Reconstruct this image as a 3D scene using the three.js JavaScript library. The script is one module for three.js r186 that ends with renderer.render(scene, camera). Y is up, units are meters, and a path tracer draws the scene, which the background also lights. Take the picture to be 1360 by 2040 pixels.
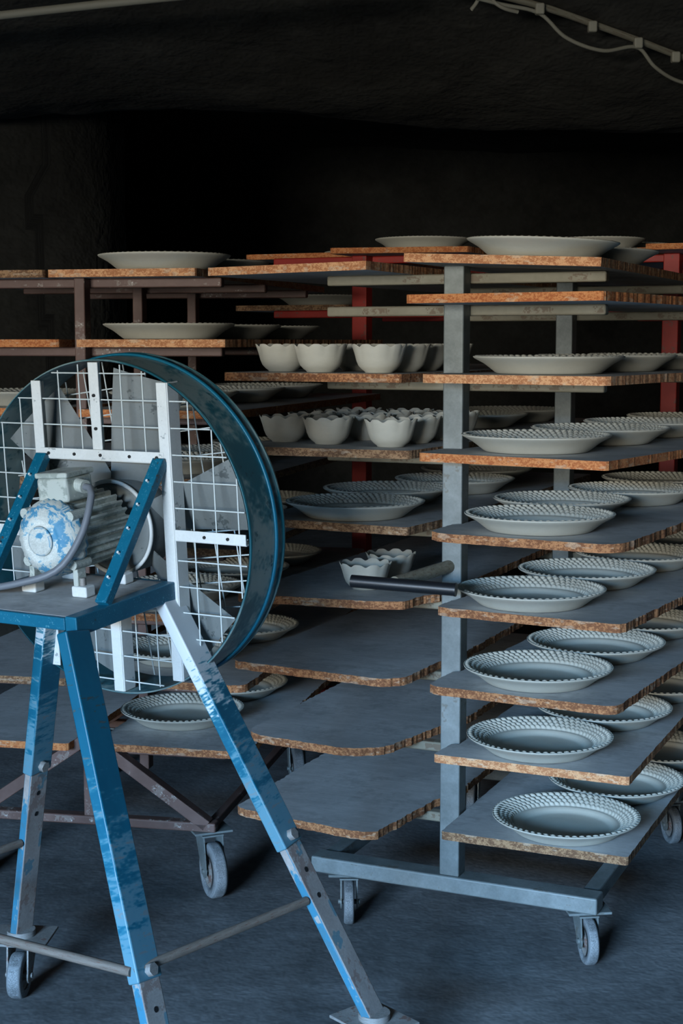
import * as THREE from 'three';
import { mergeGeometries, mergeVertices } from 'three/addons/utils/BufferGeometryUtils.js';
import { RoundedBoxGeometry } from 'three/addons/geometries/RoundedBoxGeometry.js';
import { RectAreaLightUniformsLib } from 'three/addons/lights/RectAreaLightUniformsLib.js';

// ---------------------------------------------------------------- camera, light, exposure
RectAreaLightUniformsLib.init();
const renderer = new THREE.WebGLRenderer({ antialias: true });
renderer.toneMapping = THREE.LinearToneMapping;
renderer.toneMappingExposure = 1.0;
renderer.shadowMap.enabled = true;
const scene = new THREE.Scene();
scene.background = new THREE.Color().setRGB(0.02, 0.04, 0.07);

const camera = new THREE.PerspectiveCamera(2 * Math.atan(1020 / 3000) * 180 / Math.PI, 1360 / 2040, 0.05, 60);
camera.position.set(0, 1.2, 0);
camera.rotation.x = -Math.atan(340 / 3000);

// daylight through the wide low doorway behind the photographer: the low shelves look up under the lintel at blue sky,
// the high ones look level at the pale yard wall opposite; a low wall in the yard hides part of that wall from the floor
const skyLight = new THREE.RectAreaLight(new THREE.Color(0.25, 0.57, 1.0), 205, 3.6, 1.8);
skyLight.position.set(-3.9, 3.05, 6.0);
skyLight.lookAt(-0.1, 0.5, -2.8);
scene.add(skyLight);
const yardLight = new THREE.RectAreaLight(new THREE.Color(1.0, 0.96, 0.86), 49, 3.6, 1.6);
yardLight.position.set(-3.9, 1.5, 5.9);
yardLight.lookAt(-0.3, 1.3, -2.8);
scene.add(yardLight);

// ---------------------------------------------------------------- helpers
let seed = 20240611;
function rnd() { seed = (seed + 0x6D2B79F5) | 0; let t = Math.imul(seed ^ (seed >>> 15), 1 | seed); t = (t + Math.imul(t ^ (t >>> 7), 61 | t)) ^ t; return ((t ^ (t >>> 14)) >>> 0) / 4294967296; }
const jit = (s) => (rnd() * 2 - 1) * s;
const used = {};
function numbered(n) { if (used[n] === undefined) { used[n] = 0; return n; } used[n]++; return n + '_' + String(used[n]).padStart(3, '0'); }
function shade(o) { o.traverse((c) => { if (c.isMesh) { c.castShadow = true; c.receiveShadow = true; } }); }
function tag(o, label, category, group) { o.userData.label = label; o.userData.category = category; if (group) o.userData.group = group; return o; }
function thing(name, label, category, [x, y, z] = [0, 0, 0], turn = 0, group) {
  const o = new THREE.Group(); o.name = numbered(name); o.position.set(x, y, z); o.rotation.y = turn; scene.add(o);
  return tag(o, label, category, group);
}
function part(name, geo, mat, parent) { const m = new THREE.Mesh(Array.isArray(geo) ? mergeGeometries(geo.map((g) => g.index ? g.toNonIndexed() : g)) : geo, mat); m.name = name; m.castShadow = m.receiveShadow = true; parent.add(m); return m; }
function sub(name, parent) { const g = new THREE.Group(); g.name = name; parent.add(g); return g; }
function struct(name, geo, mat, label, parent = scene) { const m = part(name, geo, mat, parent); if (parent === scene) { m.userData.kind = 'structure'; m.userData.label = label; m.userData.category = name.split('_')[0]; } return m; }

// uv in metres from the dominant axis of the normal
function uvm(g, k = 1, ox = 0, oy = 0) {
  g = g.index ? g.toNonIndexed() : g; const p = g.attributes.position, n = g.attributes.normal, uv = new Float32Array(p.count * 2);
  for (let i = 0; i < p.count; i++) {
    const ax = Math.abs(n.getX(i)), ay = Math.abs(n.getY(i)), az = Math.abs(n.getZ(i));
    let u, v; if (ay >= ax && ay >= az) { u = p.getX(i); v = p.getZ(i); } else if (ax >= az) { u = p.getZ(i); v = p.getY(i); } else { u = p.getX(i); v = p.getY(i); }
    uv[2 * i] = u * k + ox; uv[2 * i + 1] = v * k + oy;
  }
  g.setAttribute('uv', new THREE.BufferAttribute(uv, 2)); return g;
}
function box(w, h, d, x = 0, y = 0, z = 0, r = 0.002) { const g = new RoundedBoxGeometry(w, h, d, 1, Math.min(r, w / 2.2, h / 2.2, d / 2.2)); g.translate(x, y, z); return uvm(g, 1, rnd(), rnd()); }
const V = (x, y, z) => new THREE.Vector3(x, y, z);
// square bar between two points; ref fixes the roll of its section
function bar(a, b, w, h, ref = V(0, 1, 0), r = 0.002) {
  const d = b.clone().sub(a), L = d.length(); d.normalize();
  const x = new THREE.Vector3().crossVectors(ref, d).normalize(), y = new THREE.Vector3().crossVectors(d, x);
  const g = new RoundedBoxGeometry(w, h, L, 1, Math.min(r, w / 2.2, h / 2.2)); const gg = uvm(g, 1, rnd(), rnd());
  gg.applyMatrix4(new THREE.Matrix4().makeBasis(x, y, d).setPosition(a.clone().add(b).multiplyScalar(0.5))); return gg;
}
function rod(a, b, r, seg = 10) {
  const d = b.clone().sub(a), L = d.length(); const g = new THREE.CylinderGeometry(r, r, L, seg); g.applyQuaternion(new THREE.Quaternion().setFromUnitVectors(V(0, 1, 0), d.normalize()));
  const m = a.clone().add(b).multiplyScalar(0.5); g.translate(m.x, m.y, m.z); return g;
}
function tube(pts, r, seg = 40, rs = 8) { return new THREE.TubeGeometry(new THREE.CatmullRomCurve3(pts), seg, r, rs); }

// ---- tileable noise and textures
function lattice(n, sd) { let s = sd; const a = new Float32Array(n * n); for (let i = 0; i < n * n; i++) { s = (Math.imul(s, 1664525) + 1013904223) | 0; a[i] = ((s >>> 8) & 0xffff) / 65535; } return a; }
function tile(size, cx, cy, sd) {
  const n = Math.max(cx, cy), L = lattice(n, sd * 7919 + 13), out = new Float32Array(size * size), sm = (t) => t * t * (3 - 2 * t);
  for (let j = 0; j < size; j++) { const fy = j / size * cy, y0 = Math.floor(fy), ty = sm(fy - y0), ya = y0 % cy, yb = (y0 + 1) % cy;
    for (let i = 0; i < size; i++) { const fx = i / size * cx, x0 = Math.floor(fx), tx = sm(fx - x0), xa = x0 % cx, xb = (x0 + 1) % cx;
      const a = L[ya * n + xa], b = L[ya * n + xb], c = L[yb * n + xa], d = L[yb * n + xb]; out[j * size + i] = (a + (b - a) * tx) * (1 - ty) + (c + (d - c) * tx) * ty; } }
  return out;
}
function fbm(size, layers) { const out = new Float32Array(size * size); let w = 0; for (const [cx, cy, amp, sd] of layers) { const t = tile(size, cx, cy, sd); for (let i = 0; i < out.length; i++) out[i] += t[i] * amp; w += amp; } for (let i = 0; i < out.length; i++) out[i] /= w; return out; }
function dataTex(size, fn, srgb = true, rep = [1, 1]) {
  const d = new Uint8Array(size * size * 4);
  for (let i = 0; i < size * size; i++) { const c = fn(i, i % size, (i / size) | 0); d[4 * i] = Math.max(0, Math.min(255, c[0])); d[4 * i + 1] = Math.max(0, Math.min(255, c[1])); d[4 * i + 2] = Math.max(0, Math.min(255, c[2])); d[4 * i + 3] = 255; }
  const t = new THREE.DataTexture(d, size, size, THREE.RGBAFormat); t.wrapS = t.wrapT = THREE.RepeatWrapping; t.magFilter = THREE.LinearFilter; t.minFilter = THREE.LinearMipmapLinearFilter; t.generateMipmaps = true;
  if (srgb) t.colorSpace = THREE.SRGBColorSpace; t.repeat.set(rep[0], rep[1]); t.needsUpdate = true; return t;
}
const mix = (a, b, t) => a.map((v, i) => v + (b[i] - v) * t);
const sstep = (a, b, x) => { const t = Math.max(0, Math.min(1, (x - a) / (b - a))); return t * t * (3 - 2 * t); };
const N1 = fbm(512, [[4, 4, 1, 1], [9, 9, .7, 2], [22, 22, .5, 3], [60, 60, .35, 4]]);
const N2 = fbm(512, [[6, 6, 1, 5], [17, 17, .8, 6], [45, 45, .6, 7], [130, 130, .5, 8]]);
const NF = fbm(512, [[128, 128, 1, 9], [256, 256, .8, 10]]);
const NS = fbm(512, [[14, 90, 1, 11], [40, 200, .8, 12], [8, 30, .6, 13]]);    // streaky
const grey = (v) => [v, v, v];

const T = {
  ceramic: dataTex(512, (i) => { const v = 206 + (N1[i] - .5) * 16 + (NF[i] - .5) * 5; return [v, v - 3, v - 13]; }, true, [3, 3]),
  floor: dataTex(512, (i) => { const v = 102 + (N1[i] - .5) * 56 + (N2[i] - .5) * 44 + (NS[i] - .5) * 10 + (NF[i] - .5) * 22; return [v, v + 1, v + 1]; }, true, [.7, .7]),
  floorBump: dataTex(512, (i) => grey(128 + (N2[i] - .5) * 100 + (NF[i] - .5) * 70 + (NS[i] - .5) * 12), false, [.9, .9]),
  soot: dataTex(512, (i) => { const v = 42 + (N1[i] - .5) * 42 + (N2[i] - .5) * 30 + (NF[i] - .5) * 10; return [v + 1, v, v - 5]; }, true, [.35, .35]),
  yardWall: dataTex(512, (i) => { const v = 120 + (N1[i] - .5) * 44 + (N2[i] - .5) * 24 + (NF[i] - .5) * 10; return [v + 1, v, v - 4]; }, true, [.5, .5]),
  sootBump: dataTex(512, (i) => grey(128 + (N1[i] - .5) * 120 + (N2[i] - .5) * 110), false, [.8, .8]),
  laminate: dataTex(512, (i) => { const w = sstep(.5, .72, N2[i]) * .5; const v = 172 + (N1[i] - .5) * 44 + (NS[i] - .5) * 24 + (NF[i] - .5) * 8 - w * 30; return [v, v + 1, v]; }, true, [1.6, 1.6]),
  galv: dataTex(512, (i) => { const v = 119 + (N1[i] - .5) * 46 + (N2[i] - .5) * 30 + (NF[i] - .5) * 12; const k = sstep(.66, .72, N2[i]) * .45; return mix([v - 5, v + 2, v + 1], [88, 80, 68], k); }, true, [2.2, 2.2]),
  maroon: dataTex(512, (i) => { const v = (N1[i] - .5) * 40; const k = sstep(.60, .66, N2[i]); const w = sstep(.70, .73, NF[i]) * .8; return mix(mix([92 + v, 68 + v, 60 + v], [132, 124, 116], k * .6), [196, 194, 190], w * k); }, true, [2.5, 2.5]),
  red: dataTex(512, (i) => { const v = (N1[i] - .5) * 40; const k = sstep(.64, .7, N2[i]); return mix([160 + v, 38 + v * .5, 26 + v * .4], [110, 86, 76], k * .7); }, true, [2.2, 2.2]),
  khaki: dataTex(512, (i) => { const v = (N1[i] - .5) * 40; const k = sstep(.56, .64, N2[i]); return mix([126 + v, 122 + v, 106 + v], [92, 74, 58], k * .6); }, true, [3, 3]),
  whitePaint: dataTex(512, (i) => { const v = 212 + (N1[i] - .5) * 24 + (NF[i] - .5) * 10; const k = sstep(.68, .72, N2[i]); return mix([v - 3, v, v - 3], [110, 118, 118], k * .6); }, true, [3, 3]),
  blue: dataTex(512, (i) => { const v = (N1[i] - .5) * 22; const k = sstep(.69, .72, N2[i]); const w = sstep(.74, .78, NF[i]) * .35; return mix(mix([7 + v, 94 + v, 120 + v], [74, 66, 62], k), [190, 200, 205], w); }, true, [3, 3]),
  rubber: dataTex(512, (i) => { const v = 120 + (N1[i] - .5) * 60 + (NF[i] - .5) * 90; return [v - 4, v, v + 2]; }, true, [8, 8]),
  metalDust: dataTex(512, (i) => { const v = 138 + (N1[i] - .5) * 50 + (NF[i] - .5) * 26; const k = sstep(.62, .68, N2[i]) * .7; return mix([v, v - 2, v - 6], [116, 84, 74], k); }, true, [3, 3]),
};
function chip(base, light, dark, sd) {        // raw chipboard edge: long flakes with pale plaster smears
  const A = fbm(512, [[60, 24, 1, sd], [150, 60, 1, sd + 1], [14, 8, .6, sd + 2]]), B = fbm(512, [[9, 7, 1, sd + 3], [30, 24, .7, sd + 4]]);
  return dataTex(512, (i) => { let c = mix(dark, light, sstep(.34, .66, A[i])); c = mix(base, c, .6); return mix(c, [196, 186, 170], sstep(.66, .76, B[i]) * .4); }, true, [4, 14]);
}
const mat = (o) => new THREE.MeshStandardMaterial(o);
const M = {
  ceramic: mat({ map: T.ceramic, color: 0xe5e5e0, roughness: .62 }),
  floor: mat({ map: T.floor, bumpMap: T.floorBump, bumpScale: .003, roughness: .78 }),
  soot: mat({ map: T.soot, bumpMap: T.sootBump, bumpScale: .03, roughness: .95 }),
  yardWall: mat({ map: T.yardWall, bumpMap: T.sootBump, bumpScale: .015, roughness: .95 }),
  laminate: mat({ map: T.laminate, roughness: .72 }),
  galv: mat({ map: T.galv, roughness: .5, metalness: .15 }),
  maroon: mat({ map: T.maroon, roughness: .6 }),
  red: mat({ map: T.red, roughness: .55 }),
  khaki: mat({ map: T.khaki, roughness: .7 }),
  white: mat({ map: T.whitePaint, roughness: .55 }),
  blue: mat({ map: T.blue, roughness: .42 }),
  rubber: mat({ map: T.rubber, roughness: .9 }),
  dustyMetal: mat({ map: T.metalDust, roughness: .65, metalness: .2 }),
  deckDust: mat({ map: T.laminate, color: 0xffffff, roughness: .8 }),
  rustBar: mat({ map: T.metalDust, color: 0xd0c0b4, roughness: .7 }),
  grip: mat({ color: 0x15181c, roughness: .42 }),
  dark: mat({ color: 0x141516, roughness: .7 }),
  cable: mat({ color: 0x6b7076, roughness: .5 }),
  conduit: mat({ color: 0x8d8a7c, roughness: .6 }),
  wire: mat({ color: 0xc4ccca, roughness: .5 }),
};
const CH = [
  mat({ map: chip([150, 98, 62], [186, 136, 92], [96, 58, 36], 41), roughness: .9 }),      // brown flakes
  mat({ map: chip([182, 112, 64], [206, 146, 94], [150, 80, 42], 51), roughness: .9 }),    // orange, smooth
  mat({ map: chip([196, 140, 96], [218, 172, 128], [150, 92, 58], 61), roughness: .9 }),   // pale fresh cut
  mat({ map: chip([128, 96, 68], [170, 138, 104], [84, 58, 40], 71), roughness: .92 }),    // dull dusty
];

// ---------------------------------------------------------------- room shell
{
  const f = new THREE.BoxGeometry(7.4, .2, 18.2, 1, 1, 1); f.translate(-.2, -.1, -2.1); struct('floor', uvm(f), M.floor, 'dusty dark concrete floor of the drying room');
  const wallBox = (w, h, d, x, y, z) => { const g = new THREE.BoxGeometry(w, h, d); g.translate(x, y, z); return uvm(g); };
  // lumpy soot-black walls: a displaced face in front of a thick box
  const ns = (x, y, k) => { const fx = ((x * k) % 1 + 1) % 1 * 512, fy = ((y * k) % 1 + 1) % 1 * 512, x0 = Math.floor(fx), y0 = Math.floor(fy), tx = fx - x0, ty = fy - y0, g = (a, b) => N1[(a & 511) + 512 * (b & 511)]; return (g(x0, y0) * (1 - tx) + g(x0 + 1, y0) * tx) * (1 - ty) + (g(x0, y0 + 1) * (1 - tx) + g(x0 + 1, y0 + 1) * tx) * ty - .5; };
  function lumpy(w, h, nx, ny, amp, fn) { const g = new THREE.PlaneGeometry(w, h, nx, ny), p = g.attributes.position; for (let i = 0; i < p.count; i++) p.setZ(i, fn(p.getX(i), p.getY(i)) + ns(p.getX(i), p.getY(i), .13) * amp + ns(p.getY(i), p.getX(i), .41) * amp * .35); g.computeVertexNormals(); return g; }
  const back = lumpy(6.6, 3.2, 110, 50, .16, () => 0); back.translate(-.2, 1.5, -10.5); struct('wall_back', [uvm(back), wallBox(6.8, 3.2, .2, -.2, 1.5, -10.72)], M.soot, 'soot-black rough back wall behind the trolleys');
  const pier = lumpy(2.4, 3.2, 80, 50, .1, (x) => x > .4 ? -(.8 - Math.sqrt(Math.max(0, .64 - (x - .4) * (x - .4)))) : 0); pier.translate(-2.12, 1.5, -5.72); struct('wall_pier', [uvm(pier), wallBox(1.5, 3.2, 1.4, -2.55, 1.5, -6.54)], M.soot, 'projecting rough plaster pier beside the back wall');
  const left = lumpy(12.9, 3.2, 150, 30, .12, () => 0); left.rotateY(Math.PI / 2); left.translate(-3.3, 1.5, -4.4); struct('wall_left', [uvm(left), wallBox(.2, 3.2, 13.1, -3.5, 1.5, -4.3)], M.soot, 'dark rough plaster wall on the fan side');
  const right = lumpy(12.9, 3.2, 150, 30, .12, () => 0); right.rotateY(-Math.PI / 2); right.translate(2.9, 1.5, -4.4); struct('wall_right', [uvm(right), wallBox(.2, 3.2, 13.1, 3.1, 1.5, -4.3)], M.soot, 'dark rough plaster wall on the plate side');
  // low ceiling that sags into a broad soffit in front of the back recess
  const ceil = lumpy(6.6, 12.9, 150, 300, .10, (x, y) => { const d = y + 4.4, e = Math.max(0, Math.min(1.6, d - 4.0)) / 1.6; return .36 * (.5 - .5 * Math.cos(Math.PI * e)) - .5 * sstep(5.7, 6.8, d) + .03 * Math.sin(x * 2.1 + d); });
  ceil.rotateX(Math.PI / 2); { const p = ceil.attributes.position; for (let i = 0; i < p.count; i++) p.setZ(i, -p.getZ(i)); const ix = ceil.index; for (let i = 0; i < ix.count; i += 3) { const a = ix.getX(i); ix.setX(i, ix.getX(i + 1)); ix.setX(i + 1, a); } ceil.computeVertexNormals(); }
  ceil.translate(-.2, 2.37, -4.4);
  struct('ceiling', [uvm(ceil), wallBox(6.8, .2, 13.1, -.2, 3.1, -4.3)], M.soot, 'low lumpy soot-blackened ceiling with a sagging soffit');
  // entrance side behind the photographer: wide low doorway, and a low wall out in the yard
  struct('wall_front', [wallBox(6.8, 1.45, .25, -.2, 2.475, 2.1), wallBox(.5, 1.75, .25, -3.45, .875, 2.1), wallBox(2.6, 1.75, .25, 1.9, .875, 2.1)], M.soot, 'entrance wall with a wide low doorway');
  struct('wall_yard', [wallBox(8, .92, .2, -1.4, .46, 2.9)], M.yardWall, 'low wall out in the yard beyond the doorway');
}

// ---------------------------------------------------------------- plates and bowls
const prof = (pts) => pts.map(([r, y]) => [r, y]);
function plateGeometry(perBead, perRow) {
  const NB = 64, na = NB * perBead, rows = [[.1332, .0058, .0046], [.1236, .0052, .0040], [.1149, .0047, .0035], [.1071, .0043, .0030]];
  const inner = [[0.0005, .0042], [.03, .0042], [.06, .0044], [.080, .0052], [.0865, .0076], [.0905, .0112], [.0945, .0142], [.0990, .0160]];
  const rimN = rows.length * perRow + 1, r0 = .1015, r1 = .1385, y0 = .0150, y1 = .0306;
  const path = inner.map(([r, y]) => [r, y, 0]);
  for (let i = 0; i < rimN; i++) { const t = i / (rimN - 1); path.push([r0 + (r1 - r0) * t, y0 + (y1 - y0) * Math.pow(t, .68), 1]); }
  for (const q of [[.1398, .0326], [.1405, .0318], [.1402, .0304], [.1380, .0282], [.1300, .0240], [.1200, .0185], [.1120, .0126], [.1050, .0070], [.0990, .0024], [.0955, .0004], [.0925, 0], [.0890, 0], [.0875, .0012], [.05, .0014], [.0005, .0014]]) path.push([q[0], q[1], 0]);
  const nv = path.length, pos = [], uv = [], idx = [];
  for (let a = 0; a <= na; a++) {
    const th = a / na * Math.PI * 2, c = Math.cos(th), s = Math.sin(th);
    for (let i = 0; i < nv; i++) {
      let [r, y, z] = path[i], b = 0;
      if (z) rows.forEach(([rc, wr, h], j) => { const ph = th * NB / (Math.PI * 2) + j * .5 + (r - rc) / wr * .22; const dl = (ph - Math.round(ph)) / .45, dr = (r - rc) / wr, q = 1 - dl * dl - dr * dr; if (q > 0) b = Math.max(b, h * Math.sqrt(q)); });
      pos.push(r * c - b * .2 * c, y + b, r * s - b * .2 * s); uv.push(r * c + .5, r * s + .5);
    }
  }
  for (let a = 0; a < na; a++) for (let i = 0; i < nv - 1; i++) { const p = a * nv + i, q = p + nv; idx.push(p, p + 1, q, p + 1, q + 1, q); }
  const g = new THREE.BufferGeometry(); g.setAttribute('position', new THREE.Float32BufferAttribute(pos, 3)); g.setAttribute('uv', new THREE.Float32BufferAttribute(uv, 2)); g.setIndex(idx); g.computeVertexNormals();
  return fixUp(g);
}
function fixUp(g) {          // make sure that faces look outwards (upwards at the middle of the dish)
  const n = g.attributes.normal; let s = 0; for (let i = 0; i < 40; i++) s += n.getY(i % 5);
  if (s < 0) { const ix = g.index.array; for (let i = 0; i < ix.length; i += 3) { const t = ix[i]; ix[i] = ix[i + 1]; ix[i + 1] = t; } g.computeVertexNormals(); }
  return g;
}
const plateFine = plateGeometry(6, 5), plateCoarse = plateGeometry(3, 3);
function bowlGeometry() {
  const NL = 10, na = NL * 14, outer = [[.0005, .003], [.022, .003], [.0235, 0], [.0265, 0], [.0275, .0025], [.033, .0065], [.0395, .0135], [.0435, .023], [.0465, .035], [.0495, .045], [.0525, .0525]];
  const innerP = [[.0508, .0527], [.0475, .045], [.0445, .035], [.0413, .0235], [.037, .015], [.028, .0085], [.015, .0065], [.0005, .006]];
  const path = [...outer, ...innerP], nv = path.length, pos = [], uv = [], idx = [];
  for (let a = 0; a <= na; a++) {
    const th = a / na * Math.PI * 2, c = Math.cos(th), s = Math.sin(th), w = Math.cos(th * NL) * .9 - .25 * Math.cos(th * NL * 2);
    for (let i = 0; i < nv; i++) { const [r, y] = path[i]; const t = sstep(.016, .052, y); const rr = r * (1 + .030 * w * t * t), yy = y + .0030 * w * sstep(.038, .052, y); pos.push(rr * c, yy, rr * s); uv.push(th * .05 + .5, y * 4 + r); }
  }
  for (let a = 0; a < na; a++) for (let i = 0; i < nv - 1; i++) { const p = a * nv + i, q = p + nv; idx.push(p, q, p + 1, p + 1, q, q + 1); }
  const g = new THREE.BufferGeometry(); g.setAttribute('position', new THREE.Float32BufferAttribute(pos, 3)); g.setAttribute('uv', new THREE.Float32BufferAttribute(uv, 2)); g.setIndex(idx); g.computeVertexNormals(); return g;
}
const bowlGeo = bowlGeometry();

// ---------------------------------------------------------------- trolley frames
// a trolley stands at its front post; r runs along its width, a runs back along its length
const trolley = (x, depth, yawDeg) => { const t = yawDeg * Math.PI / 180; return { x, d: depth, t, at: (r, a) => [x + r * Math.cos(t) + a * Math.sin(t), -(depth - r * Math.sin(t) + a * Math.cos(t))] }; };
const CART1 = trolley(.222, 2.92, 24), CART3 = trolley(-.548, 3.215, 11.4), REDA = trolley(.06, 4.42, 24), REDB = trolley(.935, 4.30, 24);

function caster(parent, x, a, top, R, headingDeg, wid, metal, twist = 0) {
  const g = sub('caster', parent); g.position.set(x, 0, -a); g.rotation.y = -headingDeg * Math.PI / 180;
  part('mounting_plate', [box(.085, .005, .07, 0, top - .0025, 0, .001)], metal, g);
  const trail = R * .45, wy = R, w = wid / 2 + .006;
  const sh = new THREE.Shape(); sh.moveTo(-.026, top - .012 - wy); sh.lineTo(.026, top - .012 - wy); sh.lineTo(trail + .012, .012); sh.absarc(trail, 0, .0145, .6, Math.PI + .6, true); sh.lineTo(-.026, top - .03 - wy);
  const cheeks = [-1, 1].map((s) => { const e = new THREE.ExtrudeGeometry(sh, { depth: .003, bevelEnabled: false }); e.rotateY(-Math.PI / 2); e.translate(s * w + .0015, wy, -trail + trail); e.translate(0, 0, 0); return uvm(e); });
  cheeks.forEach((e) => e.translate(0, 0, -trail));
  const axle = rod(V(-w - .006, wy, 0), V(w + .006, wy, 0), .005, 10);
  part('fork', [...cheeks, box(wid + .018, .004, .056, 0, top - .012, -trail, .001), rod(V(0, top - .005, -trail), V(0, top - .014, -trail), .02, 16), axle], metal, g);
  g.children[0].position.set(0, 0, -trail);
  const pr = [[R * .62, -wid / 2], [R * .93, -wid / 2], [R * .99, -wid * .34], [R, -wid * .2], [R, wid * .2], [R * .99, wid * .34], [R * .93, wid / 2], [R * .62, wid / 2], [R * .62, -wid / 2]].map(([q, y]) => new THREE.Vector2(q, y));
  const ty = new THREE.LatheGeometry(pr, 40); ty.rotateZ(Math.PI / 2); ty.translate(0, wy, 0); part('tyre', uvm(ty), M.rubber, g);
  const hp = [[.004, -wid * .42], [R * .2, -wid * .46], [R * .24, -wid * .3], [R * .5, -wid * .26], [R * .55, -wid * .4], [R * .63, -wid * .4], [R * .63, wid * .4], [R * .55, wid * .4], [R * .5, wid * .26], [R * .24, wid * .3], [R * .2, wid * .46], [.004, wid * .42]].map(([q, y]) => new THREE.Vector2(q, y));
  const hb = new THREE.LatheGeometry(hp, 30); hb.rotateZ(Math.PI / 2); hb.translate(0, wy, 0); part('wheel_hub', uvm(hb), M.dustyMetal, g);
  return g;
}
function frame(C, name, label, category, o) {
  const g = thing(name, label, category, [C.x, 0, -C.d], -C.t);
  const { metal, armMat = metal, post, posts, beamY, beamH, beamD, halfW, len, armHalf, armH, levels, top, casterR, casterW, headings, brace } = o;
  for (const a of [0, len]) part('base_beam', box(halfW * 2, beamH, beamD, 0, beamY - beamH / 2, -a, .004), metal, g);
  for (const s of [-1, 1]) part('side_rail', box(beamH * .95, beamH * .9, len - beamD, s * (halfW - beamH * .75), beamY - beamH / 2 - .001, -len / 2, .003), metal, g);
  posts.forEach((a, i) => part('post', box(post[0], top - beamY + (i ? 0 : 0), post[1], 0, (top + beamY) / 2, -a, .003), metal, g));
  for (const y of levels) for (const a of posts) part('arm', box(armHalf * 2, armH, .026, 0, y - armH / 2, -(a + post[1] / 2 + .0132), .004), armMat, g);
  const [x0, x1] = o.casterX || [-halfW + .045, halfW - .045]; [[x0, 0], [x1, 0], [x0, len], [x1, len]].forEach(([x, a], i) => caster(g, x, a, beamY - beamH, casterR, headings[i], casterW, o.casterMat || metal));
  if (brace) for (const a of [0, len]) for (const s of [-1, 1]) part('brace', bar(V(s * .012, brace, -a), V(s * (halfW - .02), beamY - .008, -a), .026, .03, V(0, 0, 1)), metal, g);
  return g;
}
const Y1 = [0, 1, 2, 3, 4, 5, 6, 7].map((k) => .27 + .145 * k), TOP1 = 1.360, TH = .016;
const cart1 = frame(CART1, 'drying_trolley', 'galvanised grey shelf trolley with black push handle and square posts', 'trolley', {
  metal: M.galv, armMat: M.khaki, post: [.041, .041], posts: [0, .775], beamY: .141, beamH: .034, beamD: .05, halfW: .302, len: .775, armHalf: .285, armH: .02, levels: [...Y1.map((y) => y - TH), 1.33], top: TOP1 - TH,
  casterR: .046, casterW: .021, casterX: [-.226, .280], headings: [-24, -31, -14, -34] });
{ // T-shaped push handle welded to the front post
  const h = sub('handle', cart1); const q = (x, y, d) => { const p = V(x, y, -d); cart1.updateMatrixWorld(true); return cart1.worldToLocal(p); };
  const a = q(.2095, .764, 2.905), b = q(.098, .757, 2.745), c0 = q(.0185, .7577, 2.765), c1 = q(.2055, .7513, 2.705);
  part('handle_tube', rod(a, b, .0125, 16), M.khaki, h); part('rubber_grip', rod(c0, c1, .0118, 20), M.grip, h);
  part('end_cap', rod(c1, c1.clone().add(c1.clone().sub(c0).normalize().multiplyScalar(.003)), .0126, 20), M.grip, h);
}
const Y3 = [0, 1, 2, 3, 4, 5, 6, 7].map((k) => .337 + .1445 * k);
const cart3 = frame(CART3, 'drying_trolley', 'maroon-brown shelf trolley with diagonal base braces behind the fan', 'trolley', {
  metal: M.maroon, post: [.024, .036], posts: [0, .37, .80], beamY: .168, beamH: .021, beamD: .03, halfW: .285, len: .80, armHalf: .30, armH: .02, levels: Y3.map((y) => y - TH), top: Y3[7] - TH,
  casterR: .06, casterW: .03, casterX: [-.272, .276], headings: [-6, -34, 10, -20], brace: .335, casterMat: M.galv });
const YR = [0, 1, 2, 3, 4, 5, 6, 7].map((k) => 1.462 - .155 * k).reverse();
const redSpec = { metal: M.red, post: [.046, .046], posts: [0, .85], beamY: .16, beamH: .04, beamD: .05, halfW: .31, len: .85, armHalf: .30, armH: .022, levels: [YR[7] - TH, YR[6] - TH, YR[2] - TH], top: YR[7] - TH, casterR: .05, casterW: .025, headings: [10, -15, 5, 20] };
frame(REDA, 'drying_trolley', 'red-posted shelf trolley behind the bowls, mostly in darkness', 'trolley', redSpec);
frame(REDB, 'drying_trolley', 'red-posted shelf trolley behind the plates, bright red post showing', 'trolley', redSpec);

// ---------------------------------------------------------------- boards
function outlinePath(pts, rad, rag) {        // rounded, slightly ragged closed outline
  const n = pts.length, out = [];
  for (let i = 0; i < n; i++) {
    const p = pts[i], a = pts[(i + n - 1) % n], b = pts[(i + 1) % n], R = p[2] ?? rad;
    const la = Math.hypot(a[0] - p[0], a[1] - p[1]), lb = Math.hypot(b[0] - p[0], b[1] - p[1]), r = Math.min(R, la * .45, lb * .45);
    const s = [p[0] + (a[0] - p[0]) / la * r, p[1] + (a[1] - p[1]) / la * r], e = [p[0] + (b[0] - p[0]) / lb * r, p[1] + (b[1] - p[1]) / lb * r];
    for (let k = 0; k <= 6; k++) { const t = k / 6, u = 1 - t; out.push([u * u * s[0] + 2 * u * t * p[0] + t * t * e[0], u * u * s[1] + 2 * u * t * p[1] + t * t * e[1]]); }
  }
  const res = []; let ph = rnd() * 100;
  for (let i = 0; i < out.length; i++) {
    const p = out[i], q = out[(i + 1) % out.length], L = Math.hypot(q[0] - p[0], q[1] - p[1]); if (L < 1e-5) continue; const m = Math.max(1, Math.round(L / .007)), nx = (q[1] - p[1]) / L, ny = -(q[0] - p[0]) / L;
    for (let k = 0; k < m; k++) { ph += L / m; const w = (Math.sin(ph * 71) * .35 + Math.sin(ph * 173 + 2) * .3 + jit(.8)) * rag; res.push(new THREE.Vector2(p[0] + (q[0] - p[0]) * k / m + nx * w, p[1] + (q[1] - p[1]) * k / m + ny * w)); }
  }
  return res;
}
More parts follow.
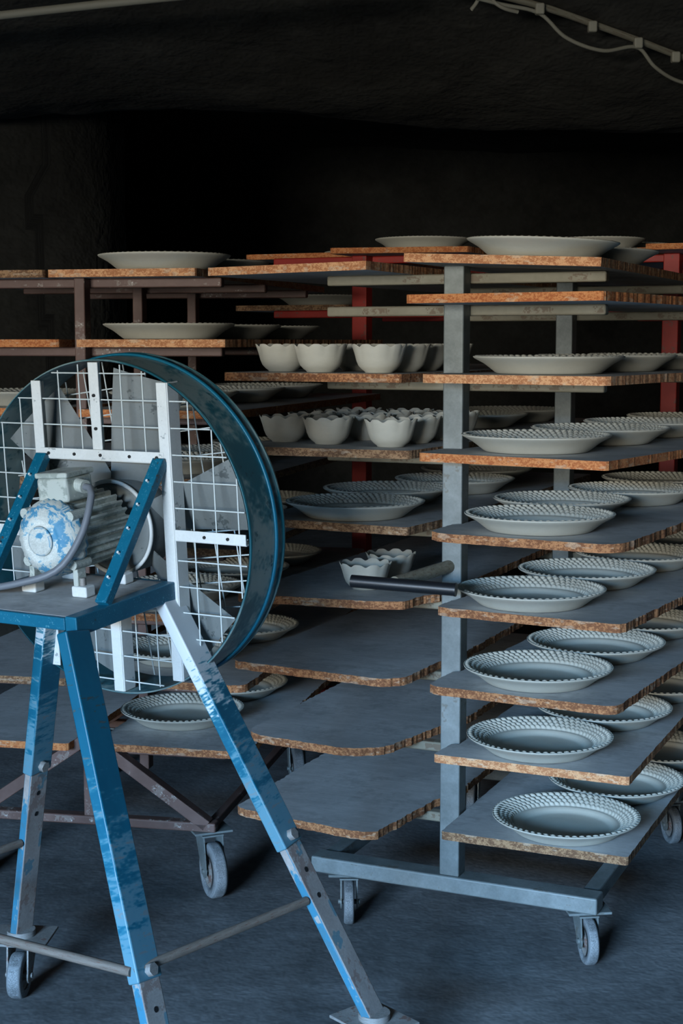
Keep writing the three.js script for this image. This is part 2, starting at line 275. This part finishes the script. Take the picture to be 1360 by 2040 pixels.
function board(C, pts, y, { edge = 0, face = M.laminate, rad = .014, rag = .0006, label, group, tilt = 0, th = TH }) {
  const o = pts[0], loc = pts.map(([r, a, q]) => [r - o[0], a - o[1], q]);
  const g = new THREE.ExtrudeGeometry(new THREE.Shape(outlinePath(loc, rad, rag)), { depth: th, bevelEnabled: false, curveSegments: 1 });
  { const uv = g.attributes.uv, du = rnd(), dv = rnd(); for (let i = 0; i < uv.count; i++) uv.setXY(i, uv.getX(i) + du, uv.getY(i) + dv); }
  g.rotateX(-Math.PI / 2);
  const m = new THREE.Mesh(g, [face, CH[edge]]); m.name = numbered('shelf_board'); m.castShadow = m.receiveShadow = true;
  const [x, z] = C.at(o[0], o[1]); m.position.set(x, y - th, z); m.rotation.order = 'YXZ'; m.rotation.y = -C.t; m.rotation.z = tilt; scene.add(m);
  return tag(m, label, 'board', group);
}
const turned = (pr, o, deg, w, L, skew = 0) => { const t = deg * Math.PI / 180, A = [Math.sin(t), Math.cos(t)], X = [Math.cos(t), -Math.sin(t)], f = [pr - o * A[0], -o * A[1]]; return [[f[0], f[1]], [f[0] + w * X[0], f[1] + w * X[1] + skew], [f[0] + w * X[0] + L * A[0], f[1] + w * X[1] + L * A[1]], [f[0] + L * A[0], f[1] + L * A[1]]]; };
const ORD = ['lowest', 'second-lowest', 'third-lowest', 'fourth-lowest', 'fifth-lowest', 'sixth-lowest', 'seventh-lowest', 'eighth-lowest', 'topmost'];
const NTH = ['first', 'second', 'third', 'fourth', 'fifth'];

const R1 = [ // turn, overhang, width, edge, corner radius, raggedness, how far the front corner reaches past the post
  [0, .132, .360, 3, .008, .0006, 0], [0, .118, .356, 2, .008, .0007, .022], [4, .168, .360, 0, .032, .0016, .008], [6, .140, .368, 0, .026, .0022, 0],
  [5, .180, .368, 0, .055, .0022, .004], [10, .160, .362, 1, .012, .0007, .016], [8, .160, .350, 2, .022, .0008, .018], [8, .175, .345, 1, .010, .0012, .040]];
const look1 = ['pale worn edge', 'smeared pale edge', 'ragged rounded corners', 'crumbly brown edge', 'large rounded corners', 'orange smooth edge', 'pale speckled edge', 'orange rounded edge'];
R1.forEach(([deg, o, w, e, rad, rag, ext], k) => {
  const p = turned(.024, o, deg, w, 1.25); let q = p;
  if (ext) q = [[p[0][0] - ext, p[0][1] + ext * Math.tan(deg * Math.PI / 180)], p[1], p[2], p[3], [.024, -.004, .004], [.024, -.030, .004], [p[0][0] - ext + .006, -.034, .006]];
  board(CART1, q, Y1[k], { edge: e, rad, rag, label: `${ORD[k]} chipboard shelf on the plate side of galvanised trolley, ${look1[k]}`, group: 'boards on the plate side of the galvanised trolley' });
});
board(CART1, [[-.050, -.155], [.318, -.15], [.318, 1.1], [-.050, 1.1]], TOP1 + .001, { edge: 2, rad: .004, tilt: -.042, label: 'topmost tilted chipboard shelf on galvanised trolley carrying a beaded plate', group: 'boards on the plate side of the galvanised trolley' });

const L1 = [
  [[-.408, -.160, .03], [-.125, -.200, .03], [-.088, -.186, .03], [-.056, .05, .03], [-.032, .14], [-.03, 1.1], [-.41, 1.1]],
  [[-.405, -.124, .05], [-.165, -.150, .05], [-.100, -.110, .06], [-.060, .09, .04], [-.032, .2], [-.03, 1.1], [-.41, 1.1]],
  [[-.430, -.120, .02], [-.095, -.152, .03], [-.056, -.128, .03], [-.046, .05, .03], [-.03, .12], [-.03, 1.1], [-.43, 1.1]],
  [[-.400, -.160, .02], [-.105, -.130, .03], [-.060, -.108, .02], [-.054, -.03, .01], [-.03, .0], [-.03, 1.1], [-.40, 1.1]],
  [[-.400, -.095, .02], [-.052, -.125, .01], [-.03, .1], [-.03, 1.15], [-.40, 1.15]],
  [[-.430, -.140, .015], [-.052, -.118, .012], [-.03, .1], [-.03, 1.2], [-.43, 1.2]],
  [[-.425, -.160, .01], [-.050, -.170, .006], [-.028, .05], [-.028, 1.1], [-.42, 1.1]]];
const lookL = ['empty, rounded ragged corner', 'empty, broad worn corners', 'empty, chipped brown edge', 'holding two small bowls', 'holding a row of beaded plates', 'crowded with scalloped bowls', 'holding scalloped bowls in rows'];
L1.forEach((p, k) => board(CART1, p, Y1[k], { edge: [0, 0, 0, 0, 3, 3, 0][k], rag: k < 4 ? .0024 : .0008, label: `${ORD[k]} chipboard shelf on the bowl side of galvanised trolley, ${lookL[k]}`, group: 'boards on the bowl side of the galvanised trolley' }));
board(CART1, [[-.498, -.085], [-.105, -.200], [-.06, 1.0], [-.44, 1.05]], 1.346, { edge: 2, rad: .004, label: 'bare topmost chipboard shelf on the bowl side of galvanised trolley', group: 'boards on the bowl side of the galvanised trolley' });

// brown trolley: plate side is the one towards the galvanised trolley
for (let k = 0; k < 8; k++) {
  const e = [0, 0, 0, 3, 3, 1, 2, 2][k];
  board(CART3, k === 7 ? [[-.058, -.05], [.268, -.062], [.30, 1.05], [-.02, 1.05]] : turned(.018, k > 4 ? .07 : .03, [2, 3, 3, 4, 4, 6, 7][k], k === 6 ? .335 : .345, 1.1), Y3[k], { edge: e, rad: k < 3 ? .035 : .008, rag: k < 3 ? .002 : .0008, label: `${ORD[k]} chipboard shelf on the plate-laden side of the brown trolley`, group: 'boards on the plate-laden side of the brown trolley' });
  board(CART3, k === 7 ? [[-.42, -.04], [-.066, -.05], [-.03, 1.05], [-.40, 1.05]] : turned(-.018 - .35, .05, k ? 1 : 0, .335, 1.05), Y3[k], { edge: [1, 3, 0, 3, 3, 1, 1, 3][k], rad: .012, rag: .0008, label: `${ORD[k]} chipboard shelf on the outer side of the brown trolley`, group: 'boards on the outer side of the brown trolley' });
}
const plateRow = [];
function plate(C, r, a, y, label, group, fine, tilt = 0) {
  const m = new THREE.Mesh(fine ? plateFine : plateCoarse, M.ceramic); m.name = numbered('beaded_plate'); m.castShadow = m.receiveShadow = true;
  const [x, z] = C.at(r, a); m.position.set(x, y + .0006, z); m.rotation.order = 'YXZ'; m.rotation.y = tilt ? -C.t : rnd() * 6.28; m.rotation.z = tilt; scene.add(m); return tag(m, label, 'plate', group);
}
const PR = [
  [[.240, -.030], [.268, .252], [.295, .534]], [[.180, -.010], [.235, .262], [.285, .540]], [[.188, -.055], [.226, .224], [.262, .503]], [[.168, -.040], [.200, .230], [.243, .508], [.280, .788]],
  [[.188, -.060], [.150, .225], [.232, .497], [.235, .780]], [[.172, -.035], [.222, .243], [.256, .522], [.285, .802]], [[.192, -.030], [.230, .247], [.262, .525]]];
const spaced = (row) => { for (let i = 1; i < row.length; i++) { const dr = row[i][0] - row[i - 1][0]; row[i][1] = Math.max(row[i][1], row[i - 1][1] + Math.sqrt(.2855 * .2855 - dr * dr)); } return row; };
PR.forEach(spaced);
PR.forEach((row, k) => row.forEach(([r, a], i) => plate(CART1, r, a, Y1[k], `${NTH[i]} beaded plate from the handle end on ${ORD[k]} plate-side shelf of galvanised trolley`, 'beaded plates on the galvanised trolley', true)));
plate(CART1, .178, -.035, TOP1 - .0086, 'cream beaded plate at the handle end of the topmost galvanised trolley shelf', 'beaded plates on the galvanised trolley', true, -.042);
plate(CART1, .188, .252, TOP1 - .0090, 'second beaded plate along the topmost galvanised trolley shelf', 'beaded plates on the galvanised trolley', true, -.042);
spaced([[-.215, .005], [-.262, .288], [-.205, .565], [-.25, .855]]).forEach(([r, a], i) => plate(CART1, r, a, Y1[4], `${NTH[i]} beaded plate from the handle end below the bowls on galvanised trolley`, 'beaded plates on the galvanised trolley', true));
[[-.215, .70], [-.20, .985]].forEach(([r, a], i) => plate(CART1, r, a, Y1[5], `${NTH[i]} beaded plate behind the crowded scalloped bowls on galvanised trolley`, 'beaded plates on the galvanised trolley', true));
// brown trolley plates
const P3 = [[[.150, .190], [.185, .475]], [[.150, .185], [.215, .470]], [[.155, .170], [.195, .455], [.215, .738]], [[.160, .150], [.195, .435], [.215, .72]], [[.165, .130], [.195, .415], [.22, .70]], [[.170, .095], [.205, .378], [.235, .66]], [[.172, .060], [.205, .343], [.235, .625]], [[.165, .055], [.178, .340]]];
P3.forEach(spaced);
P3.forEach((row, k) => row.forEach(([r, a], i) => plate(CART3, r, a, Y3[k], `${NTH[i]} beaded plate from the fan end on ${ORD[k]} plate-laden shelf of brown trolley`, 'beaded plates on the brown trolley', i === 0 || k < 2)));
plate(CART3, -.185, .11, Y3[5], 'lone beaded plate on the outer side of the brown trolley', 'beaded plates on the brown trolley', false);
// red trolleys
board(REDA, [[-.045, -.14], [.345, -.06], [.36, 1.0], [.0, 1.0]], YR[7], { edge: 1, rad: .02, rag: .0012, label: 'topmost chipboard shelf of red trolley behind the bowls, rounded orange edge', group: 'boards on the red trolleys' });
board(REDA, [[-.42, .06], [-.06, .06], [-.06, 1.05], [-.42, 1.05]], YR[7], { edge: 1, rad: .03, rag: .0012, label: 'second topmost shelf of red trolley, set back over dark gap', group: 'boards on the red trolleys' });
board(REDA, [[-.42, .0], [-.05, .0], [-.05, 1.0], [-.42, 1.0]], YR[6], { edge: 3, label: 'shadowed shelf one level below the top of bowl-side red trolley', group: 'boards on the red trolleys' });
plate(REDA, .155, .09, YR[7], 'beaded plate on the orange-edged top shelf of red trolley behind the bowls', 'beaded plates on the red trolleys', true);
plate(REDA, -.25, .62, YR[7], 'small-looking beaded plate far back on red trolley above the bare board', 'beaded plates on the red trolleys', true);
plate(REDA, -.23, .22, YR[6], 'dim beaded plate under the top shelf of bowl-side red trolley', 'beaded plates on the red trolleys', false);
board(REDB, [[-.42, -.02], [-.06, -.05], [-.03, .95], [-.42, .95]], YR[7], { edge: 1, rad: .02, rag: .001, label: 'topmost shelf of plate-side red trolley holding a beaded plate', group: 'boards on the red trolleys' });
board(REDB, [[-.035, -.20], [.38, -.18], [.38, .95], [.0, .95]], YR[7] + .0005, { edge: 1, rad: .008, label: 'orange-edged top shelf right over the bright red post', group: 'boards on the red trolleys' });
plate(REDB, -.235, .06, YR[7], 'beaded plate on top of plate-side red trolley beside the red post', 'beaded plates on the red trolleys', true);
plate(REDB, -.215, .35, YR[7], 'beaded plate further back on top of plate-side red trolley', 'beaded plates on the red trolleys', false);
plate(REDB, .19, -.02, YR[7] + .0005, 'beaded plate on the shelf over the bright red post', 'beaded plates on the red trolleys', false);

function bowl(r, a, y, label, group) { const m = new THREE.Mesh(bowlGeo, M.ceramic); m.name = numbered('scalloped_bowl'); m.castShadow = m.receiveShadow = true; const [x, z] = CART1.at(r, a); m.position.set(x, y + .0006, z); m.rotation.y = rnd() * 6.28; scene.add(m); return tag(m, label, 'bowl', group); }
const B5 = [[-.375, .020], [-.268, -.005], [-.118, -.030]], B6 = [[-.345, -.075], [-.272, -.155 + .06], [-.130, -.105]];
const COLN = ['outermost', 'middle', 'post-side'];
for (let j = 0; j < 4; j++) B5.forEach(([r, a], i) => bowl(r + jit(.006) + (i === 1 && j ? .02 : 0), a + j * .122 + (i === 1 && j ? .02 : 0) + jit(.004), Y1[5], `${NTH[j]} scalloped bowl of the ${COLN[i]} row on the crowded sixth-lowest shelf`, 'scalloped bowls on the crowded shelf'));
bowl(-.345, -.060, Y1[6], 'scalloped bowl at the outer end of the seventh-lowest bowl shelf', 'scalloped bowls on the upper shelf');
bowl(-.243, -.100, Y1[6], 'scalloped bowl just in from the outer one on seventh-lowest shelf', 'scalloped bowls on the upper shelf');
[[0, 0], [.004, .118], [.0, .238], [.006, .365]].forEach(([dr, da], i) => bowl(-.118 + dr, -.105 + da, Y1[6], `${NTH[i]} scalloped bowl of the post-side row on the seventh-lowest shelf`, 'scalloped bowls on the upper shelf'));
bowl(-.245, .075, Y1[6], 'shaded scalloped bowl behind the front pair on seventh-lowest shelf', 'scalloped bowls on the upper shelf');
bowl(-.190, .000, Y1[3], 'front scalloped bowl of the pair behind the black handle', 'pair of bowls behind the handle');
bowl(-.196, .150, Y1[3], 'rear scalloped bowl of the pair behind the black handle', 'pair of bowls behind the handle');

// ---------------------------------------------------------------- drum fan on its stand
{
  const yaw = .5143, pitch = .0757, C = V(-.3912, .8875, -2.5);
  const fan = thing('drum_fan', 'large blue drum fan with white guard on a blue wheeled stand', 'fan', [C.x, 0, C.z], -yaw);
  const tiltM = new THREE.Matrix4().makeTranslation(0, C.y, 0).multiply(new THREE.Matrix4().makeRotationX(pitch));
  const tl = (g) => { g = g.clone(); g.applyMatrix4(tiltM); return g; };              // x across, y up, z towards the motor side
  const P = (x, y, z) => V(x, y, z).applyMatrix4(tiltM);                               // z here is towards the viewer (motor side positive)
  const R = .2826, DEP = .102;
  // painted drum: teal with blotchy pale overspray and darker spots
  const drumTex = dataTex(512, (i) => { const k = sstep(.46, .62, N1[i] * .55 + N2[i] * .45 + (NF[i] - .5) * .12) * .8; const v = (N1[i] - .5) * 24; const sp = sstep(.68, .71, N2[(i * 3) % 262144]); return mix(mix([28 + v, 88 + v, 100 + v], [142 + v, 154 + v, 150 + v], k), [20, 62, 72], sp * .7); }, true);
  drumTex.repeat.set(2, 1);
  const drumMat = mat({ map: drumTex, roughness: .38, metalness: .1 });
  const lath = (pts, mm, name, parent, seg = 128) => { const g = new THREE.LatheGeometry(pts.map(([r, z]) => new THREE.Vector2(r, z)), seg); const uv = g.attributes.uv; g.rotateX(Math.PI / 2); return part(name, tl(g), mm, parent); };
  // lathe turns about y; rotateX(90) sends y to z
  const drum = lath([[R, -DEP], [R + .0035, -DEP], [R + .0050, -DEP + .003], [R + .0050, -DEP + .007], [R + .0016, -DEP + .009], [R + .0012, -.012], [R + .0020, -.004], [R + .0016, 0], [R - .0016, 0], [R - .0016, -DEP], [R, -DEP]], drumMat, 'drum', fan);
  lath([[R + .0046, -DEP + .022], [R + .0060, -DEP + .026], [R + .0046, -DEP + .030], [R + .0012, -DEP + .030], [R + .0012, -DEP + .022], [R + .0046, -DEP + .022]], M.blue, 'rolled_rim', drum);
  // white frame of the guard
  const fr = sub('guard_frame', fan); const W = .02;
  const chord = (x) => Math.sqrt(R * R - x * x) - .003;
  const vbar = (x, y0, y1, s) => [box(W, y1 - y0, .003, x, (y0 + y1) / 2, .003, .001), box(.003, y1 - y0, .03, x + s * W / 2, (y0 + y1) / 2, -.012, .001)];
  const hbar = (y, x0, x1, s) => [box(x1 - x0, W * .9, .003, (x0 + x1) / 2, y, .004, .001), box(x1 - x0, .003, .026, (x0 + x1) / 2, y + s * W * .45, -.01, .001)];
  const fp = (gs) => part('frame_bar', gs.map(tl), M.white, fr);
  fp(vbar(-.130, -chord(.13), chord(.13), -1)); fp(vbar(.130, -chord(.13), chord(.13), 1)); fp(vbar(-.006, .135, chord(.006), -1)); fp(vbar(.006, -chord(.006), -.10, 1));
  fp(hbar(.126, -.128, .128, -1)); fp(hbar(.0, .141, R - .004, -1)); fp(hbar(-.012, -R + .004, -.141, -1)); fp(hbar(-.098, -.128, .128, -1));
  for (const [x, y] of [[-.11, .126], [-.055, .126], [0, .126], [.06, .126], [.115, .126], [-.006, .17], [-.006, .225], [.2, .0], [.245, 0]]) part('bolt', tl(rod(V(x, y, .004), V(x, y, .0075), .0028, 8)), M.dark, fr);
  // wire guards: one behind the frame on the motor side, one on the outlet side
  const guard = (name, z, rot, hole, sp, off) => {
    const g = sub(name, fan), c = Math.cos(rot), s = Math.sin(rot), RR = R - .004;
    const put = (x0, y0, x1, y1, dz) => { if (Math.hypot(x1 - x0, y1 - y0) < .02) return; const t = (x, y) => P(x * c - y * s, x * s + y * c, z + dz); part('wire', rod(t(x0, y0), t(x1, y1), .0013, 6), M.wire, g); };
    for (let q = -6; q <= 6; q++) {
      const v = q * sp + off; if (Math.abs(v) > RR - .01) continue; const h = Math.sqrt(RR * RR - v * v);
      if (hole && Math.abs(v) < .13) { put(v, .13, v, h, 0); put(v, -h, v, -.1, 0); } else put(v, -h, v, h, 0);
      if (hole && v > -.1 && v < .13) { put(-h, v, -.13, v, .003); put(.13, v, h, v, .003); } else put(-h, v, h, v, .003);
    }
    return g;
  };
  guard('wire_guard', -.004, 0, true, .0435, .0); const og = guard('wire_guard', -DEP + .004, .13, false, .0435, .012);
  // rotor at rest
  const hubG = new THREE.LatheGeometry([[.002, .0], [.070, .0], [.078, -.006], [.082, -.03], [.082, -.062], [.074, -.068], [.002, -.068]].map(([r, z]) => new THREE.Vector2(r, z)), 48); hubG.rotateX(Math.PI / 2); hubG.translate(0, 0, -.014);
  const rotorM = mat({ map: T.whitePaint, color: 0x858a8b, roughness: .6 });
  const rotor = sub('rotor', fan); part('hub', tl(hubG), rotorM, rotor);
  const ringG = new THREE.TorusGeometry(.079, .0035, 8, 60); ringG.translate(0, 0, -.016); part('hub_ring', tl(ringG), M.white, rotor);
  for (let b = 0; b < 6; b++) {
    const g = new THREE.PlaneGeometry(1, 1, 10, 8), p = g.attributes.position;
    for (let i = 0; i < p.count; i++) { const t = p.getX(i) + .5, s = p.getY(i), r = .078 + t * .182, ch = .085 + .05 * t, tw = .85 - .5 * t; const along = s * ch; p.setXYZ(i, r, along * Math.cos(tw), along * Math.sin(tw) * .7 - .048 + .006 * (1 - 4 * s * s)); }
    g.computeVertexNormals(); g.rotateZ(b * Math.PI / 3 + .25); const bm = part('blade', tl(uvm(g)), rotorM, rotor);
  }
  // motor: ribbed body along z, bell end towards the camera
  const AX = .012, mo = sub('motor', fan);
  { const sh = new THREE.Shape(), nf = 26; for (let i = 0; i <= nf * 4; i++) { const k = i % 4, a = i / (nf * 4) * Math.PI * 2, r = (k === 0 || k === 1) ? .0605 : .0525; const x = Math.cos(a) * r, y = Math.sin(a) * r; i ? sh.lineTo(x, y) : sh.moveTo(x, y); }
    const motorTex = dataTex(512, (i) => { const k = sstep(.52, .60, N1[i] * .6 + N2[i] * .4); const w = sstep(.56, .64, N2[i]); return mix(mix([178, 184, 176], [216, 218, 210], w), [110, 120, 112], k * .5); }, true, [4, 4]);
    const bellTex = dataTex(512, (i) => { const k = sstep(.50, .58, N1[i] * .6 + N2[i] * .4); const w = (NF[i] - .5) * 36 + (N2[i] - .5) * 40; return mix([196 + w, 200 + w, 194 + w], [52, 126, 166], k * .85); }, true, [6, 6]);
    const mm = mat({ map: motorTex, roughness: .6 }), bm = mat({ map: bellTex, roughness: .6 });
    const body = new THREE.ExtrudeGeometry(sh, { depth: .115, bevelEnabled: false }); body.translate(0, AX, .012); part('ribbed_body', tl(uvm(body)), mm, mo);
    const lobed = new THREE.LatheGeometry([[.0005, .040], [.026, .040], [.0265, .037], [.034, .037], [.0345, .040], [.040, .0385], [.052, .032], [.060, .022], [.063, .010], [.063, 0], [.0005, 0]].map(([r, z]) => new THREE.Vector2(r, z)), 104);
    { const p = lobed.attributes.position; for (let i = 0; i < p.count; i++) { const x = p.getX(i), z = p.getZ(i), r = Math.hypot(x, z); if (r > .05) { const k = 1 - .035 * (.5 + .5 * Math.sign(Math.sin(Math.atan2(z, x) * 26))) ; p.setX(i, x * k); p.setZ(i, z * k); } } lobed.computeVertexNormals(); }
    lobed.rotateX(Math.PI / 2); lobed.translate(0, AX, .127); part('end_bell', tl(uvm(lobed)), bm, mo);
    const cap = new THREE.LatheGeometry([[.0005, .005], [.020, .005], [.0235, .003], [.0245, 0], [.0005, 0]].map(([r, z]) => new THREE.Vector2(r, z)), 40); cap.rotateX(Math.PI / 2); cap.translate(0, AX, .167); part('bearing_cap', tl(uvm(cap)), bm, mo);
    for (const a of [.7, 2.44, 3.84, 5.58]) part('lug', tl(rod(V(Math.cos(a) * .060, AX + Math.sin(a) * .060, .112), V(Math.cos(a) * .060, AX + Math.sin(a) * .060, .150), .0085, 12)), mm, mo);
    const tb = new RoundedBoxGeometry(.062, .040, .066, 2, .006); tb.rotateZ(.06); tb.translate(0, AX + .075, .100); const tbl = part('terminal_box', tl(uvm(tb)), mm, mo);
    const lid = new RoundedBoxGeometry(.066, .009, .070, 2, .003); lid.rotateZ(.06); lid.translate(0, AX + .099, .100); part('lid', tl(uvm(lid)), mm, mo);
    const gland = rod(V(.03, AX + .082, .105), V(.048, AX + .080, .108), .011, 14); part('cable_gland', tl(gland), mm, mo);
    for (const [x, z] of [[-.052, .135], [.052, .135], [-.052, .035], [.052, .035]]) { part('foot', tl(box(.030, .018, .024, x, -.071, z, .003)), M.white, mo); part('foot_web', tl(box(.010, .034, .022, x * .86, -.050, z - .002, .002)), mm, mo); part('foot_bolt', tl(rod(V(x, -.062, z), V(x, -.050, z), .0055, 6)), M.dustyMetal, mo); }
  }
  part('power_cable', tube([P(.045, .092, .108), P(.062, .090, .112), P(.070, .065, .128), P(.066, .020, .150), P(.040, -.028, .178), P(-.03, -.052, .205), P(-.12, -.066, .225), P(-.22, -.09, .235), P(-.30, -.16, .23), V(-.37, .45, .24), V(-.41, .12, .27), V(-.50, .012, .32), V(-.85, .007, .40)], .0058, 110, 10), M.cable, fan);
  // platform: dusty plate in an angle-iron frame
  const plat = sub('platform', fan);
  part('deck', tl(box(.244, .004, .246, 0, -.0825, .126, .001)), M.deckDust, plat);
  part('rail', tl(box(.022, .031, .256, .124, -.094, .128, .002)), M.blue, plat); part('rail', tl(box(.022, .031, .256, -.124, -.094, .128, .002)), M.blue, plat);
  part('rail', tl(box(.226, .020, .022, 0, -.091, .246, .002)), M.blue, plat); part('rail', tl(box(.226, .028, .022, 0, -.0945, .004, .002)), M.blue, plat);
  for (const s of [-1, 1]) { const b = part('brace', bar(P(s * .122, .122, .006), P(s * .122, -.078, .176), .017, .022, V(s, 0, 0)), M.blue, fan); for (let k = 1; k < 6; k++) { const q = P(s * .122, .122, .006).lerp(P(s * .122, -.078, .176), k / 6); part('rivet', rod(q.clone().add(V(0, .004, .008)), q.clone().add(V(0, .0065, .0125)), .0022, 6), M.white, b); } }
  // splayed legs: each is a painted outer tube and a bare telescopic inner tube
  fan.updateMatrixWorld(true);
  const toFan = (x, y, d) => fan.worldToLocal(V(x, y, -d));
  const legTex = (white, sd) => { const A = fbm(512, [[5, 40, 1, sd], [16, 120, .8, sd + 1], [60, 300, .6, sd + 2]]), B = fbm(512, [[20, 120, 1, sd + 3], [50, 256, .8, sd + 4]]); return dataTex(512, (i, x, y) => { const t = 1 - y / 511; const v = (N1[i] - .5) * 24; const chipk = sstep(.68, .72, A[i] * .7 + B[i] * .3) * .7; const w = sstep(.28, .72, (white - t) * 3.2 + (A[i] - .5) * .9 + .30 + (B[i] - .5) * .7) * (white > 0 ? 1 : 0); const dust = sstep(.30, .72, (t - .42) * 1.3 + (A[i] - .5) * 1.2 + (B[i] - .5) * .4 + .2) * .6; let c = mix([7 + v, 94 + v, 120 + v], [82, 74, 70], chipk); c = mix(c, [142, 160, 170], dust); return mix(c, [206, 212, 214], w); }, true); };
  const uvLeg = (g) => { g = g.index ? g.toNonIndexed() : g; const p = g.attributes.position, n = g.attributes.normal, uv = new Float32Array(p.count * 2); g.computeBoundingBox(); const b = g.boundingBox; for (let i = 0; i < p.count; i++) { const t = (p.getZ(i) - b.min.z) / (b.max.z - b.min.z); const k = Math.abs(n.getX(i)) > .5 ? (n.getX(i) > 0 ? .1 : .35) : (n.getY(i) > 0 ? .6 : .85); const q = Math.abs(n.getX(i)) > .5 ? p.getY(i) : p.getX(i); uv[2 * i] = k + q * 3; uv[2 * i + 1] = 1 - t; } g.setAttribute('uv', new THREE.BufferAttribute(uv, 2)); return g; };
  const legBar = (a, b, w, wz, mm, name, parent) => { const d = b.clone().sub(a), L = d.length(); d.normalize(); const x = new THREE.Vector3().crossVectors(V(0, 0, 1), d).normalize(), y = new THREE.Vector3().crossVectors(d, x); const g = uvLeg(new RoundedBoxGeometry(w, wz, L, 1, .003)); g.applyMatrix4(new THREE.Matrix4().makeBasis(x, y, d).setPosition(a.clone().add(b).multiplyScalar(.5))); return part(name, g, mm, parent); };
  const legs = [ // top, foot, share of outer tube, white overspray, heading of the wheel
    [toFan(-.402, .768, 2.222), toFan(-.240, .115, 2.030), .74, 0, 40], [toFan(-.290, .790, 2.440), toFan(.053, .115, 2.330), .60, .44, 20],
    [toFan(-.492, .790, 2.555), toFan(-.591, .115, 2.676), .52, .36, -25], [toFan(-.612, .768, 2.345), toFan(-.830, .115, 2.360), .6, 0, 10]];
  const bareTex = dataTex(512, (i, x) => { const v = 158 + (N1[i] - .5) * 40 + (NF[i] - .5) * 20; const k = sstep(.56, .6, N2[i]) * .8; const bl = x < 128 ? sstep(.70, .72, N1[i]) * .5 : sstep(.40, .46, N1[i] * .6 + N2[i] * .4); return mix(mix([v, v - 7, v - 12], [24, 108, 140], bl * .85), [112, 80, 70], k * (x < 128 ? .45 : .2)); }, true);
  const bareM = mat({ map: bareTex, roughness: .7 });
  const at = (l, y) => { const t = (l[0].y - y) / (l[0].y - l[1].y); return l[0].clone().lerp(l[1], t); };
  legs.forEach((l, i) => {
    const [top, ft, cut, white, head] = l, mid = top.clone().lerp(ft, cut);
    const lg = sub('leg', fan); legBar(top, mid, .021, .054, mat({ map: legTex(white, 81 + i * 9), roughness: .45 }), 'outer_tube', lg); legBar(top.clone().lerp(ft, cut - .12), ft, .016, .047, bareM, 'inner_tube', lg);
    const dir = ft.clone().sub(top).normalize(); const side = new THREE.Vector3().crossVectors(V(0, 0, 1), dir).normalize();
    const bp = top.clone().lerp(ft, cut - .02); part('locking_bolt', rod(bp.clone().addScaledVector(side, .0085), bp.clone().addScaledVector(side, .020), .010, 6), M.dustyMetal, lg);
    for (let k = 1; k < 3; k++) { const q = top.clone().lerp(ft, cut + .06 * k); part('pin_hole', rod(q.clone().addScaledVector(side, .006), q.clone().addScaledVector(side, .0086), .0045, 10), M.dark, lg); }
    part('foot_collar', rod(V(ft.x, .108, ft.z), V(ft.x, .122, ft.z), .026, 18), M.dustyMetal, lg);
    const c = caster(fan, 0, 0, .111, .042, head, .026, M.dustyMetal); const h = head * Math.PI / 180, tr = .042 * .45; c.position.set(ft.x + 0, 0, ft.z); const off = V(0, 0, tr).applyAxisAngle(V(0, 1, 0), -h); c.position.add(off);
    c.children[0].scale.set(1.35, 1, 1.35);
  });
  const YB = .305; const cr = (i, j, ext) => { const a = at(legs[i], YB), b = at(legs[j], YB); return part('cross_bar', rod(a.clone().add(V(0, 0, .026)), b.clone().add(V(0, 0, .026)), .0072, 12), M.rustBar, fan); };
  cr(0, 1); cr(0, 3); cr(3, 2);
}

// ---------------------------------------------------------------- things on the ceiling
{
  const c = thing('ceiling_cable', 'grey cable looping along clips on the dark ceiling', 'cable', [0, 0, 0]);
  const q = (x, d, y) => V(x, y, -d);
  part('cable_run', tube([q(.20, 4.48, 2.23), q(.46, 4.56, 2.185), q(.587, 4.6, 2.165), q(.67, 4.64, 2.105), q(.79, 4.69, 2.075), q(.909, 4.75, 2.095), q(.97, 4.79, 2.045), q(1.08, 4.87, 2.010), q(1.35, 5.0, 2.03)], .006, 90, 8), M.conduit, c);
  part('batten', tube([q(.20, 4.48, 2.25), q(.587, 4.61, 2.190), q(.757, 4.69, 2.155), q(.909, 4.76, 2.120), q(1.04, 4.83, 2.090), q(1.4, 5.05, 2.03)], .011, 60, 6), M.khaki, c);
  for (const [x, d, y] of [[.587, 4.6, 2.178], [.757, 4.68, 2.143], [.909, 4.75, 2.108], [1.04, 4.82, 2.079]]) part('clip', box(.028, .034, .028, x, y, -d, .006), M.conduit, c);
  part('loose_end', tube([q(.52, 4.58, 2.165), q(.47, 4.56, 2.175), q(.40, 4.55, 2.225)], .006, 20, 8), M.conduit, c); part('loose_end', tube([q(.41, 4.55, 2.215), q(.395, 4.55, 2.185), q(.38, 4.55, 2.165)], .006, 16, 8), M.conduit, c);
  const p = part('conduit_pipe', tube([V(-1.6, 2.085, -4.56), V(-.968, 2.118, -4.4), V(-.57, 2.137, -4.3), V(.1, 2.16, -4.12)], .012, 30, 12), M.conduit, scene);
  tag(p, 'pale straight conduit pipe running under the dark ceiling', 'pipe');
}
renderer.render(scene, camera);
